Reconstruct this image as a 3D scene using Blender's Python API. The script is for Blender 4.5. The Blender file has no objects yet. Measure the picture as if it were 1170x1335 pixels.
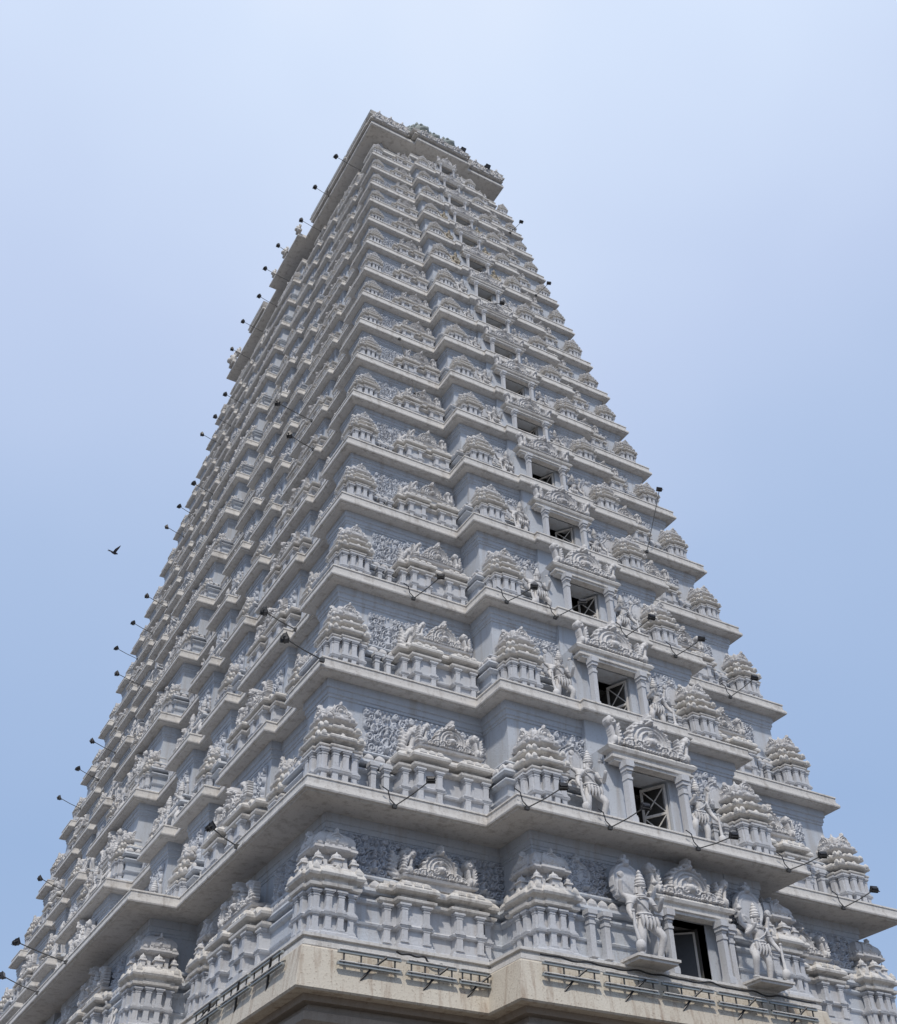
import bpy, math, random
import numpy as np
from mathutils import Matrix, Vector
random.seed(7); rng = np.random.default_rng(11)
scene = bpy.context.scene
COL = scene.collection
# ------------------------------------------------------------------ camera
DZ = -2.456                                   # survey heights -> ground at z = 0
cam = bpy.data.cameras.new('camera'); camo = bpy.data.objects.new('camera', cam); COL.objects.link(camo)
CP = Vector((-14.581, -34.604, 4.106 + DZ)); YAW, PIT, ROL = (math.radians(v) for v in (30.134, 39.2016, -0.8548))
fw = Vector((math.cos(PIT)*math.sin(YAW), math.cos(PIT)*math.cos(YAW), math.sin(PIT)))
rt = Vector((math.cos(YAW), -math.sin(YAW), 0)); up = rt.cross(fw)
R2 = math.cos(ROL)*rt + math.sin(ROL)*up; U2 = -math.sin(ROL)*rt + math.cos(ROL)*up
camo.matrix_world = Matrix(((R2.x, U2.x, -fw.x, CP.x), (R2.y, U2.y, -fw.y, CP.y), (R2.z, U2.z, -fw.z, CP.z), (0, 0, 0, 1)))
cam.sensor_fit = 'VERTICAL'; cam.sensor_height = 24.0; cam.lens = 1443.1*24.0/1335.0
cam.clip_start = 0.1; cam.clip_end = 6000
scene.camera = camo
# ------------------------------------------------------------------ sky, sun, exposure
SUN_EL, SUN_AZ = 51.0, 217.0                  # azimuth clockwise from +Y (where the light comes from)
w = bpy.data.worlds.new('World'); scene.world = w; w.use_nodes = True
nt = w.node_tree; nt.nodes.clear()
def N(nt, t, **k):
    n = nt.nodes.new(t)
    for a, v in k.items(): setattr(n, a, v)
    return n
out = N(nt, 'ShaderNodeOutputWorld'); bg = N(nt, 'ShaderNodeBackground'); bg2 = N(nt, 'ShaderNodeBackground'); add = N(nt, 'ShaderNodeAddShader')
sky = N(nt, 'ShaderNodeTexSky', sky_type='NISHITA', sun_disc=False)
sky.sun_elevation = math.radians(SUN_EL); sky.sun_rotation = math.radians(SUN_AZ)
sky.air_density = 1.0; sky.dust_density = 3.0; sky.ozone_density = 1.2
tc = N(nt, 'ShaderNodeTexCoord'); sx = N(nt, 'ShaderNodeSeparateXYZ'); ramp = N(nt, 'ShaderNodeValToRGB')
nz = N(nt, 'ShaderNodeTexNoise'); nz.inputs['Scale'].default_value = 2.2; nz.inputs['Detail'].default_value = 3.0
ma = N(nt, 'ShaderNodeMath', operation='MULTIPLY_ADD'); ma.inputs[1].default_value = 0.24; 
ms = N(nt, 'ShaderNodeMath', operation='SUBTRACT'); ms.inputs[1].default_value = 0.12
nt.links.new(tc.outputs['Generated'], sx.inputs[0]); nt.links.new(tc.outputs['Generated'], nz.inputs['Vector'])
nt.links.new(nz.outputs['Fac'], ma.inputs[0]); nt.links.new(sx.outputs['Z'], ma.inputs[2]); nt.links.new(ma.outputs[0], ms.inputs[0])
nt.links.new(ms.outputs[0], ramp.inputs[0])
els = ramp.color_ramp.elements
stops = [(0.0, (.50, .58, .70)), (.12, (.335, .455, .665)), (.35, (.32, .45, .69)), (.58, (.405, .525, .755)), (.74, (.52, .62, .84)), (.88, (.66, .765, .95)), (1.0, (.86, .91, 1.0))]
els[0].position = 0.0; els[0].color = (*stops[0][1], 1); els[1].position = 1.0; els[1].color = (*stops[-1][1], 1)
for p, c in stops[1:-1]:
    e = els.new(p); e.color = (*c, 1)
nt.links.new(sky.outputs[0], bg.inputs[0]); bg.inputs[1].default_value = 0.012
nt.links.new(ramp.outputs[0], bg2.inputs[0]); bg2.inputs[1].default_value = 1.0
nt.links.new(bg.outputs[0], add.inputs[0]); nt.links.new(bg2.outputs[0], add.inputs[1]); nt.links.new(add.outputs[0], out.inputs[0])
sl = bpy.data.lights.new('sun', 'SUN'); sl.energy = 2.65; sl.angle = math.radians(2.5); sl.color = (1, .935, .84)
so = bpy.data.objects.new('sun', sl); COL.objects.link(so)
sd = Vector((math.sin(math.radians(SUN_AZ))*math.cos(math.radians(SUN_EL)), math.cos(math.radians(SUN_AZ))*math.cos(math.radians(SUN_EL)), math.sin(math.radians(SUN_EL))))
so.rotation_euler = sd.to_track_quat('Z', 'Y').to_euler(); so.location = (-20, -40, 60)
vs = scene.view_settings; vs.view_transform = 'Standard'; vs.look = 'None'; vs.gamma = 1; vs.exposure = 0.0; vs.use_curve_mapping = False
# ------------------------------------------------------------------ materials
def paint(name, c, c2, stain=(.30, .25, .20), amt=.35, rough=.85, bump=.25, streak=1.0):
    m = bpy.data.materials.new(name); m.use_nodes = True; t = m.node_tree; b = t.nodes['Principled BSDF']; L = t.links.new
    g = N(t, 'ShaderNodeNewGeometry'); n1 = N(t, 'ShaderNodeTexNoise'); n2 = N(t, 'ShaderNodeTexNoise'); n3 = N(t, 'ShaderNodeTexNoise')
    n1.inputs['Scale'].default_value = .9; n1.inputs['Detail'].default_value = 6; L(g.outputs['Position'], n1.inputs['Vector'])
    mp = N(t, 'ShaderNodeMapping'); mp.inputs['Scale'].default_value = (5.5, 5.5, .55); L(g.outputs['Position'], mp.inputs['Vector'])
    n2.inputs['Scale'].default_value = 1; n2.inputs['Detail'].default_value = 7; n2.inputs['Roughness'].default_value = .65; L(mp.outputs[0], n2.inputs['Vector'])
    n3.inputs['Scale'].default_value = 26; n3.inputs['Detail'].default_value = 5; L(g.outputs['Position'], n3.inputs['Vector'])
    oi = N(t, 'ShaderNodeObjectInfo')
    mx = N(t, 'ShaderNodeMix', data_type='RGBA'); mx.inputs[6].default_value = (*c, 1); mx.inputs[7].default_value = (*c2, 1); 
    a1 = N(t, 'ShaderNodeMath', operation='MULTIPLY_ADD'); a1.inputs[1].default_value = .6; L(oi.outputs['Random'], a1.inputs[0]); L(n1.outputs['Fac'], a1.inputs[2])
    a2 = N(t, 'ShaderNodeMath', operation='SUBTRACT'); a2.inputs[1].default_value = .3; a2.use_clamp = True; L(a1.outputs[0], a2.inputs[0]); L(a2.outputs[0], mx.inputs[0])
    rp = N(t, 'ShaderNodeMapRange'); rp.inputs[1].default_value = .50; rp.inputs[2].default_value = .72; rp.inputs[4].default_value = amt*streak; L(n2.outputs['Fac'], rp.inputs[0])
    mx2 = N(t, 'ShaderNodeMix', data_type='RGBA'); mx2.inputs[7].default_value = (*stain, 1); L(mx.outputs[2], mx2.inputs[6]); L(rp.outputs[0], mx2.inputs[0])
    rp3 = N(t, 'ShaderNodeMapRange'); rp3.inputs[1].default_value = .58; rp3.inputs[2].default_value = .72; rp3.inputs[4].default_value = amt*.7; L(n3.outputs['Fac'], rp3.inputs[0])
    mx3 = N(t, 'ShaderNodeMix', data_type='RGBA'); mx3.inputs[7].default_value = (*[v*.7 for v in stain], 1); L(mx2.outputs[2], mx3.inputs[6]); L(rp3.outputs[0], mx3.inputs[0])
    L(mx3.outputs[2], b.inputs['Base Color']); b.inputs['Roughness'].default_value = rough
    bp = N(t, 'ShaderNodeBump'); bp.inputs['Strength'].default_value = bump; bp.inputs['Distance'].default_value = .03; L(n3.outputs['Fac'], bp.inputs['Height']); L(bp.outputs[0], b.inputs['Normal'])
    return m
def flat(name, c, rough=.5, metal=0.0, trans=0.0):
    m = bpy.data.materials.new(name); m.use_nodes = True; b = m.node_tree.nodes['Principled BSDF']; t = m.node_tree
    n = N(t, 'ShaderNodeTexNoise'); n.inputs['Scale'].default_value = 14; n.inputs['Detail'].default_value = 4
    mx = N(t, 'ShaderNodeMix', data_type='RGBA'); mx.inputs[6].default_value = (*[v*.75 for v in c], 1); mx.inputs[7].default_value = (*[min(1, v*1.2) for v in c], 1)
    t.links.new(n.outputs['Fac'], mx.inputs[0]); t.links.new(mx.outputs[2], b.inputs['Base Color'])
    b.inputs['Roughness'].default_value = rough; b.inputs['Metallic'].default_value = metal
    return m
M_COR = paint('cornice_paint', (.66, .64, .61), (.57, .55, .525), stain=(.24, .21, .18), amt=.6)
M_ORN = paint('ornament_paint', (.63, .62, .615), (.51, .505, .51), amt=.4)
M_WAL = paint('wall_paint_blue', (.53, .56, .605), (.45, .48, .525), amt=.45)
M_BOD = paint('shrine_body_paint', (.57, .58, .605), (.48, .49, .515), amt=.35)
M_LED = paint('ledge_paint', (.64, .60, .52), (.43, .36, .275), stain=(.22, .13, .08), amt=.75)
M_GRA = paint('granite', (.34, .29, .24), (.27, .23, .19), stain=(.16, .12, .09), amt=.4)
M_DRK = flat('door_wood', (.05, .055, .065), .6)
M_INN = flat('interior_shade', (.10, .098, .095), .9)  # shade inside the door openings, put into the colour
M_BLK = flat('lamp_black', (.018, .018, .022), .45)
M_MET = flat('arm_metal', (.07, .07, .07), .6, .3)
M_TUB = flat('tube_metal', (.26, .28, .28), .4, .2)
M_GLS = flat('lamp_glass', (.10, .11, .13), .08)
M_BRD = flat('bird_feathers', (.05, .05, .06), .8)
M_GRN = paint('green_grey_paint', (.33, .37, .36), (.25, .29, .29))
M_REL = paint('relief_paint', (.54, .565, .61), (.45, .475, .525), amt=.3)
def ground_mat():
    return paint('ground_sand', (.11, .095, .08), (.08, .07, .06), stain=(.22, .18, .14), streak=.6)
# ------------------------------------------------------------------ mesh building
class MB:
    def __init__(s): s.v = []; s.f = []
    def add(s, v, f):
        o = len(s.v); s.v += [tuple(map(float, p)) for p in v]; s.f += [tuple(o+i for i in q) for q in f]; return s
    def box(s, x0, x1, y0, y1, z0, z1, t=0.0):
        v = [(x0, y0, z0), (x1, y0, z0), (x1, y1, z0), (x0, y1, z0), (x0+t, y0+t, z1), (x1-t, y0+t, z1), (x1-t, y1-t, z1), (x0+t, y1-t, z1)]
        return s.add(v, [(3, 2, 1, 0), (4, 5, 6, 7), (0, 1, 5, 4), (1, 2, 6, 5), (2, 3, 7, 6), (3, 0, 4, 7)])
    def loft(s, rings, cap=(True, True)):
        n = len(rings[0]); v = [p for r in rings for p in r]; f = []
        for i in range(len(rings)-1):
            for j in range(n):
                k = (j+1) % n; f.append((i*n+j, i*n+k, (i+1)*n+k, (i+1)*n+j))
        if cap[0]: f.append(tuple(range(n-1, -1, -1)))
        if cap[1]: f.append(tuple((len(rings)-1)*n+j for j in range(n)))
        return s.add(v, f)
    def tube(s, pts, r, n=8):
        pts = [Vector(p) for p in pts]; rr = r if hasattr(r, '__len__') else [r]*len(pts); rings = []
        for i, p in enumerate(pts):
            d = (pts[min(i+1, len(pts)-1)]-pts[max(i-1, 0)]).normalized()
            a = d.cross(Vector((0, 0, 1)) if abs(d.z) < .9 else Vector((1, 0, 0))).normalized(); b = d.cross(a)
            rings.append([tuple(p+rr[i]*(math.cos(2*math.pi*j/n)*a-math.sin(2*math.pi*j/n)*b)) for j in range(n)])
        return s.loft(rings)
    def lathe(s, prof, c=(0, 0, 0), n=12, sx=1, sy=1):
        return s.loft([[(c[0]+r*sx*math.cos(2*math.pi*j/n), c[1]+r*sy*math.sin(2*math.pi*j/n), c[2]+z) for j in range(n)] for r, z in prof])
    def ball(s, c, r, n=10, m=6):
        rx, ry, rz = r if hasattr(r, '__len__') else (r, r, r)
        return s.loft([[(c[0]+rx*math.sin(t)*math.cos(2*math.pi*j/n), c[1]+ry*math.sin(t)*math.sin(2*math.pi*j/n), c[2]-rz*math.cos(t)) for j in range(n)] for t in np.linspace(.12, math.pi-.12, m)])
    def merge(s, o, mat=None):
        return s.add([tuple(mat @ Vector(p)) for p in o.v] if mat else o.v, o.f)
    def mesh(s, name, mat, smooth=None):
        me = bpy.data.meshes.new(name); me.from_pydata(s.v, [], s.f); me.materials.append(mat); me.validate()
        if smooth is not None:
            for p in me.polygons: p.use_smooth = True
            me.set_sharp_from_angle(angle=math.radians(smooth))
        return me
def offs(poly, o):
    """offset a rectilinear counter-clockwise polygon outwards by o"""
    n = len(poly); res = []
    for i in range(n):
        (ax, ay), (bx, by), (cx, cy) = poly[i-1], poly[i], poly[(i+1) % n]
        def nrm(px, py, qx, qy):
            dx, dy = qx-px, qy-py; l = math.hypot(dx, dy) or 1; return dy/l, -dx/l
        n1 = nrm(ax, ay, bx, by); n2 = nrm(bx, by, cx, cy)
        if abs(n1[0]*n2[0]+n1[1]*n2[1]) > .9: res.append((bx+o*n1[0], by+o*n1[1]))
        else: res.append((bx+o*(n1[0]+n2[0]), by+o*(n1[1]+n2[1])))
    return res
def plan_loft(mb, poly, prof, cap=(True, True)):
    return mb.loft([[(x, y, z) for x, y in offs(poly, o)] for o, z in prof], cap)
def link(name, me, parent=None, loc=None, mat=None):
    o = bpy.data.objects.new(name, me); COL.objects.link(o)
    if parent: o.parent = parent
    if mat is not None: o.matrix_local = mat
    elif loc: o.location = loc
    return o
def thing(name, label, cat, group=None, loc=(0, 0, 0), me=None):
    o = bpy.data.objects.new(name, me); COL.objects.link(o); o.location = loc; o['label'] = label; o['category'] = cat
    if group: o['group'] = group
    return o
def nubs(hf, z, n, r, hgt):
    m = MB()
    for t in range(n):
        x = -hf+2*hf*(t+.5)/n; big = 1.25 if t in (0, n-1, n//2) else .8
        R_ = lambda f, y, zz: [(x-r*big*f, -hf-y, z+zz*hgt*big), (x+r*big*f, -hf-y, z+zz*hgt*big), (x+r*big*f, -hf+.05, z+zz*hgt*big), (x-r*big*f, -hf+.05, z+zz*hgt*big)]
        m.loft([R_(1, .012, 0), R_(1.02, .03, .3), R_(.80, .026, .62), R_(.38, .008, .86), R_(.08, -.012, 1)])
    return m
# ------------------------------------------------------------------ ground
gm = MB(); gm.add([(-3000, -3000, 0), (3000, -3000, 0), (3000, 3000, 0), (-3000, 3000, 0)], [(0, 1, 2, 3)])
g = link('ground', gm.mesh('ground', ground_mat())); g['kind'] = 'structure'
# ------------------------------------------------------------------ tower plan
h = [v+DZ for v in (10.45, 12.85, 15.84, 18.72, 21.49, 24.0, 26.42, 28.58, 30.8, 32.77, 34.7, 36.95, 39.05, 40.96, 42.77, 44.54, 46.18, 48.0, 49.35)]
A = [7.3, 7.6, 7.18, 6.79, 6.43, 6.11, 5.80, 5.54, 5.27, 5.04, 4.82, 4.57, 4.34, 4.13, 3.94, 3.76, 3.60, 3.25, 3.52]
B = [17.01, 17.31, 16.61, 15.94, 15.30, 14.71, 14.15, 13.66, 13.14, 12.69, 12.24, 11.73, 11.25, 10.81, 10.39, 9.99, 9.61, 8.85, 9.12]
NL = 18                                         # level 18 is the roof slab
def sc(i): return A[i]/7.4
def pR(i): return 1.10 if i == 1 else (1.05 if i == 0 else A[i]*(.138-.001*i) if i < 18 else .28)
def seg_right(i):
    a = A[i]; p = pR(i); c = .2 if i <= 1 else 0
    if i <= 1: return [(-.5*a+c*.5, -.0, p), (.0, .485*a+c, p)][0:0] + [(-.5*a, .47*a, p)]
    if i == 18: return [(-.37*a, .43*a, p)]
    return [(-.49*a, -.205*a, p), (-.205*a, .21*a, p+.13*sc(i)), (.21*a, .475*a, p)]
def seg_left(i):
    b = B[i]; s = sc(i)
    if i <= 1: return [(-.595*b, .595*b, 1.10 if i else 1.05)]
    if i == 18: return [(-.205*b, .205*b, .42)]
    half = [(.165, .0, .46), (.165, .30, -.32), (.30, .425, .18), (.425, .46, -.2), (.46, .59, .06), (.59, .63, -.34), (.63, .815, -.04), (.815, .89, -.3)]
    r = [(-q*b, -p*b, d*s) for p, q, d in reversed(half[1:])] + [(-.165*b, .165*b, .46*s)] + [(p*b, q*b, d*s) for p, q, d in half[1:]]
    return r
def footprint(i, notch=None):
    """counter-clockwise outline of level i; notch = (halfwidth, depth) cuts the doorways"""
    a, b = A[i], B[i]; P = []
    def side(half, segs, depth):
        pts = [(-half, 0)]; cur = -half; d0 = 0
        for u0, u1, d in segs:
            if abs(u0-cur) > 1e-6: pts += [(cur, d0)]*0
            if abs(u0-cur) > 1e-6 and d0 != 0: pts += [(cur, d0), (cur, 0)]; d0 = 0
            pts += [(u0, d0), (u0, d)]; d0 = d; cur = u1
        pts += [(cur, d0), (cur, 0)]
        if notch:
            k = max(j for j in range(len(pts)) if pts[j][0] < notch[2])
            dd = pts[k][1]; pts[k+1:k+1] = [(notch[2]-notch[0], dd), (notch[2]-notch[0], dd-notch[1]), (notch[2]+notch[0], dd-notch[1]), (notch[2]+notch[0], dd)]
        return pts
    sr = seg_right(i); slf = seg_left(i)
    for u, d in side(a, sr, 0): P.append((u, -b-d))
    for u, d in side(b, slf, 0): P.append((a+d, u))
    for u, d in side(a, [(-q, -p, d) for p, q, d in reversed(sr)], 0): P.append((-u, b+d))
    for u, d in side(b, slf, 0): P.append((-a-d, -u))
    return P
tower = thing('temple_tower', 'tall pale grey many-storeyed temple gateway tower covered in carved shrines', 'temple tower')
def cornice_profile(i, s):
    z = h[i]; q = 1.0+.12*min(1, (i-1)/3)
    return [(-.95*s, z), (-.07*s, z), (-.05*s, z+.03), (0, z+.03), (.01, z+.06), (0, z+.11*q), (-.025, z+.115*q), (-.028, z+.145*q), (-.05, z+.15*q), (-.055, z+.27*q), (-.035, z+.275*q), (-.04, z+.31*q), (-.12*s, z+.33*q), (-1.35*s, z+.36*q)]
for i in range(1, NL):
    link('cornice', plan_loft(MB(), footprint(i), cornice_profile(i, sc(i)), (True, True)).mesh('cornice', M_COR), tower)
def zfloor(s): return h[0] if s == 0 else h[s]+.36*(1.0+.12*min(1, (s-1)/3))-.05
def zceil(s): return h[s+1]
def door_half(s): return (.074 if s == 0 else .084)*A[min(s+1, 17)]
def WIN(s): return .40 if s else .80
DOORC = lambda s: .065*A[s+1] if s == 0 else -.03*A[s+1]
# storey walls with string courses; the doorway is a deep notch
for s in range(0, 17):
    k = sc(s+1); z0, z1 = zfloor(s)-.02, zceil(s)+.01; H = z1-z0
    pol = offs(footprint(s+1, (door_half(s), 2.0*k, DOORC(s))), -WIN(s)*k)
    pr = [(.42, 0), (.42, .03), (.36, .045), (.34, .06), (.20, .065), (.20, .17), (.26, .18), (.28, .195), (.22, .205), (.20, .21), (.20, .325), (.30, .335), (.33, .35), (.32, .365), (.24, .372), (.13, .375), (.13, .40), (.34, .408), (.38, .425), (.35, .452), (.26, .475), (.12, .48), (.12, .515), (.27, .522), (.29, .535), (.27, .55), (.0, .557), (0, .855), (.03, .86), (.03, .88), (.06, .885), (.06, .925), (.10, .93), (.10, 1.0)]
    if s: pr = [(o, t if t > .6 else t*.80) for o, t in pr]
    sw = link('storey_wall', plan_loft(MB(), pol, [(o*k*(.9 if s else .6), z0+t*H) for o, t in pr]).mesh('storey_wall', M_WAL), tower)
    nb = MB(); po = offs(pol, .33*k*(.9 if s else .6)); n_ = len(po)
    for q in range(n_):
        (x0, y0), (x1, y1) = po[q], po[(q+1) % n_]; L_ = math.hypot(x1-x0, y1-y0)
        if L_ < .5 or not (y0 < 0 and abs(y0-y1) < .01 and x1 > x0 or abs(x0-x1) < .01 and y1 < y0): continue
        an = 0 if abs(y0-y1) < .01 else -math.pi/2; c_ = max(1, int(L_/(.24*k)))
        if s > 9: c_ = max(1, c_//2)
        for t in range(c_):
            f_ = (t+.5)/c_; nb.merge(nubs(.0, 0, 1, .085*k*random.uniform(.8, 1.2), .13*k), Matrix.Translation((x0+(x1-x0)*f_, y0+(y1-y0)*f_, z0+(.445 if s == 0 else .356)*H)) @ Matrix.Rotation(an, 4, 'Z'))
    link('leaf_row', nb.mesh('leaf_row', M_ORN), sw)['kind'] = 'stuff'
# plain short wall between topmost cornice and the roof slab
k = sc(17); pol = offs(footprint(17), -.55)
link('storey_wall', plan_loft(MB(), pol, [(.0, h[17]+.2), (0, h[17]+.8), (.06, h[17]+.84), (.06, h[17]+.95), (.0, h[17]+1.0), (.0, h[18]+.02)]).mesh('storey_wall', M_WAL), tower)
link('roof_slab', plan_loft(MB(), footprint(18), [(-1.2, h[18]), (-.04, h[18]), (0, h[18]+.04), (0, h[18]+.13), (-.03, h[18]+.15), (-.03, h[18]+.26), (-.2, h[18]+.33), (-.8, h[18]+.5)]).mesh('roof_slab', M_COR), tower)
# ledge and granite base
fp0 = footprint(0)
link('ledge_moulding', plan_loft(MB(), fp0, [(-.2, h[0]-.25), (-.03, h[0]-.245), (.0, h[0]-.2), (.0, h[0]-.12), (-.03, h[0]-.11), (-.03, h[0]-.07), (.03, h[0]-.06), (.03, h[0]-.01), (-.05, h[0]), (-1.6, h[0]+.005)]).mesh('ledge_moulding', M_COR), tower)
link('ledge', plan_loft(MB(), fp0, [(-.6, h[0]-.95), (.12, h[0]-.95), (.15, h[0]-.92), (.06, h[0]-.26), (.04, h[0]-.235), (-.25, h[0]-.23)]).mesh('ledge', M_LED), tower)
zb = h[0]-.95
link('granite_base', plan_loft(MB(), offs(fp0, -.12), [(.05, 0), (.05, .5), (-.15, .6), (-.15, zb-1.9), (.0, zb-1.85), (.02, zb-1.6), (-.2, zb-1.5), (-.2, zb-1.1), (-.1, zb-1.05), (-.08, zb-.9), (-.22, zb-.85), (-.22, zb-.5), (-.12, zb-.45), (-.05, zb-.38), (-.05, zb-.25), (-.16, zb-.22), (-.16, zb-.12), (-.02, zb-.1), (.02, zb+.02)]).mesh('granite_base', M_GRA), tower)
# ------------------------------------------------------------------ ornament relief
def spiral(cx, cz, r, turns=1.6, a0=0.0, dr=1, n=46, end=.12):
    t = np.linspace(0, 1, n); rr = r*(1-(1-end)*t); th = a0+dr*2*math.pi*turns*t
    return np.stack([cx+rr*np.cos(th), cz+rr*np.sin(th)], 1)
def arc(cx, cz, r, a0, a1, n=40, ex=1.0):
    t = np.linspace(math.radians(a0), math.radians(a1), n); return np.stack([cx+r*ex*np.cos(t), cz+r*np.sin(t)], 1)
def line(*p, n=24):
    p = np.array(p, float); t = np.linspace(0, len(p)-1, n); i = np.clip(t.astype(int), 0, len(p)-2); f = (t-i)[:, None]; return p[i]*(1-f)+p[i+1]*f
def both(s): return [s, s*np.array([-1, 1])]
def relief(name, mat, ext, nu, nw, strokes, base=None, thick=.1, cut=True, jitter=.05):
    """carved plate: strokes are (points, radius, height); front is -Y"""
    u = np.linspace(ext[0], ext[1], nu); z = np.linspace(ext[2], ext[3], nw); U, W = np.meshgrid(u, z); Hh = np.full(U.shape, -1.0)
    if base is not None: Hh = base(U, W)
    for p, r, a in strokes:
        d2 = ((U[..., None]-p[:, 0])**2+(W[..., None]-p[:, 1])**2).min(-1); b = np.maximum(0, 1-d2/(r*r)); b = np.sqrt(b)*a
        Hh = np.where(d2 < r*r, np.maximum(Hh, b+np.maximum(Hh, 0)*.55), Hh)
    mask = Hh >= 0; Hn = Hh+jitter*(rng.random(Hh.shape)-.5)*(Hh > .05)
    idx = -np.ones(U.shape, int); mb = MB(); vs_ = []; 
    for i, j in zip(*np.nonzero(mask)): idx[i, j] = len(vs_); vs_.append((U[i, j], -thick*max(0, Hn[i, j]), W[i, j]))
    fs = []; edges = {}
    for i in range(nw-1):
        for j in range(nu-1):
            q = (idx[i, j], idx[i, j+1], idx[i+1, j+1], idx[i+1, j])
            if min(q) >= 0:
                fs.append(q)
                for a in range(4): e = (q[a], q[(a+1) % 4]); edges[e] = 1
    bnd = [e for e in edges if (e[1], e[0]) not in edges]; mp = {}
    for a, b in bnd:
        for c in (a, b):
            if c not in mp: mp[c] = len(vs_); vs_.append((vs_[c][0], thick*.75 if cut else .01, vs_[c][2]))
        fs.append((b, a, mp[a], mp[b]))
    mb.v = [tuple(map(float, p)) for p in vs_]; mb.f = [tuple(int(c) for c in q) for q in fs]
    return mb.mesh(name, mat, 50)
def mound(cz, r, lobes, lo=.035, ex=1.0, zmin=0.0):
    def f(U, W):
        x = U/ex; y = W-cz; rr = np.hypot(x, y); th = np.arctan2(y, x); R = r+lo*np.abs(np.sin(th*lobes/2))
        return np.where((rr < R) & (W >= zmin), .12+.30*np.sqrt(np.maximum(0, 1-(rr/R)**2)), -1.0)
    return f
# gable crest over a wall shrine: horseshoe mound with nested bands, scroll wings, bulb finial
def gable_mesh(seed=0):
    r = np.random.default_rng(seed); S = []
    for q, a, e in ((.40, .5, .035), (.31, .45, .03), (.22, .5, .028)): S.append((arc(0, .22, q, -12, 192), e, a))
    for s in both(spiral(.13, .17, .09, 1.4, 1.2+r.random(), 1)): S.append((s, .028, .5))
    for s in both(spiral(.27, .10, .09, 1.5, 2.0, -1)): S.append((s, .028, .45))
    for s in both(spiral(.47, .09, .10, 1.5, 2.2, -1)): S.append((s, .036, .6))
    for s in both(spiral(.62, .065, .075, 1.4, 2.2, -1)): S.append((s, .03, .55))
    for t in range(9):
        a = math.radians(18*t+18); S.append((np.array([[.44*math.cos(a), .22+.44*math.sin(a)]]), .05, .55))
    S += [(np.array([[0, .22]]), .10, .9), (np.array([[0, .40]]), .06, .7), (np.array([[0, .66]]), .075, .9), (np.array([[-.07, .70], [.07, .70]]), .045, .7), (line((0, .72), (0, .84)), .035, .8), (np.array([[0, .76]]), .055, .8), (line((-.72, .03), (.72, .03)), .03, .5)]
    return relief('gable', M_ORN, (-.75, .75, 0, .9), 132, 80, S, mound(.2, .42, 14), .17)
# narrow leaf-edged plume beside a gable
def crest_mesh():
    S = [(line((-.05, .0), (-.1, .2), (-.02, .42), (.12, .56)), .07, .8), (line((.1, 0), (.06, .2), (.1, .4)), .06, .7), (spiral(.1, .55, .1, 1.3, 1.2, -1), .05, .7)]
    for t in range(6): S.append((line((-.08, .06+.08*t), (-.19+.012*t, .12+.085*t), n=8), .035, .55))
    S += [(np.array([[.02, .1]]), .12, .8)]
    return relief('crest', M_ORN, (-.26, .26, 0, .72), 44, 60, S, None, .15)
def panel_mesh(seed):
    r = np.random.default_rng(seed); S = []
    for q, (x, z, q_r) in enumerate(((.13, .09, .085), (.31, .10, .10), (.44, .16, .06), (.20, .26, .075), (.37, .30, .085), (.25, .45, .085), (.41, .49, .075), (.16, .58, .065), (.33, .63, .08), (.44, .71, .05), (.19, .73, .055))):
        for s_ in both(spiral(x+.015*r.random(), z+.015*r.random(), q_r, 1.2+.5*r.random(), 6.28*r.random(), 1 if r.random() < .5 else -1)): S.append((s_, .021+.006*r.random(), .65))
    for s_ in both(line((.05, .02), (.12, .2), (.29, .36), (.30, .55), (.44, .62))): S.append((s_, .02, .5))
    for t in range(26):
        p = r.random(2)*np.array([.46, .74])+.02
        for s_ in both(line(tuple(p), tuple(p+(r.random(2)-.5)*.14), n=6)): S.append((s_, .018, .45))
    S += [(line((-.07, .12), (.07, .12)), .05, .7), (line((0, .14), (0, .30)), .055, .8), (np.array([[0, .40]]), .05, .9), (line((0, .44), (0, .54)), .03, .8), (arc(0, .36, .14, -10, 190), .02, .55), (arc(0, .36, .19, 0, 180), .016, .5)]
    for s_ in both(line((.05, .30), (.11, .24), (.06, .17))): S.append((s_, .024, .7))
    for t in range(11): S.append((np.array([[-.46+.092*t, .015]]), .035, .5))
    for t in range(11): S.append((np.array([[-.46+.092*t, .80]]), .03, .45))
    return relief('relief_panel', M_REL, (-.5, .5, 0, .82), 112, 92, S, lambda U, W: np.zeros(U.shape), .11, False)
def kudu_mesh():
    S = [(arc(0, .2, .24, -20, 200), .04, .6), (arc(0, .2, .15, -20, 200), .03, .6), (np.array([[0, .2]]), .09, .9), (np.array([[0, .5]]), .06, .8), (line((0, .5), (0, .6)), .035, .7)]
    for s in both(spiral(.30, .07, .09, 1.3, 2, -1)): S.append((s, .035, .6))
    return relief('gable', M_ORN, (-.42, .42, 0, .64), 52, 40, S, mound(.18, .27, 10, .03), .13)
GAB = [gable_mesh(1), gable_mesh(5)]; CREST = crest_mesh(); PAN = [panel_mesh(v) for v in (2, 8, 21, 33)]; KUDU = kudu_mesh()
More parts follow.
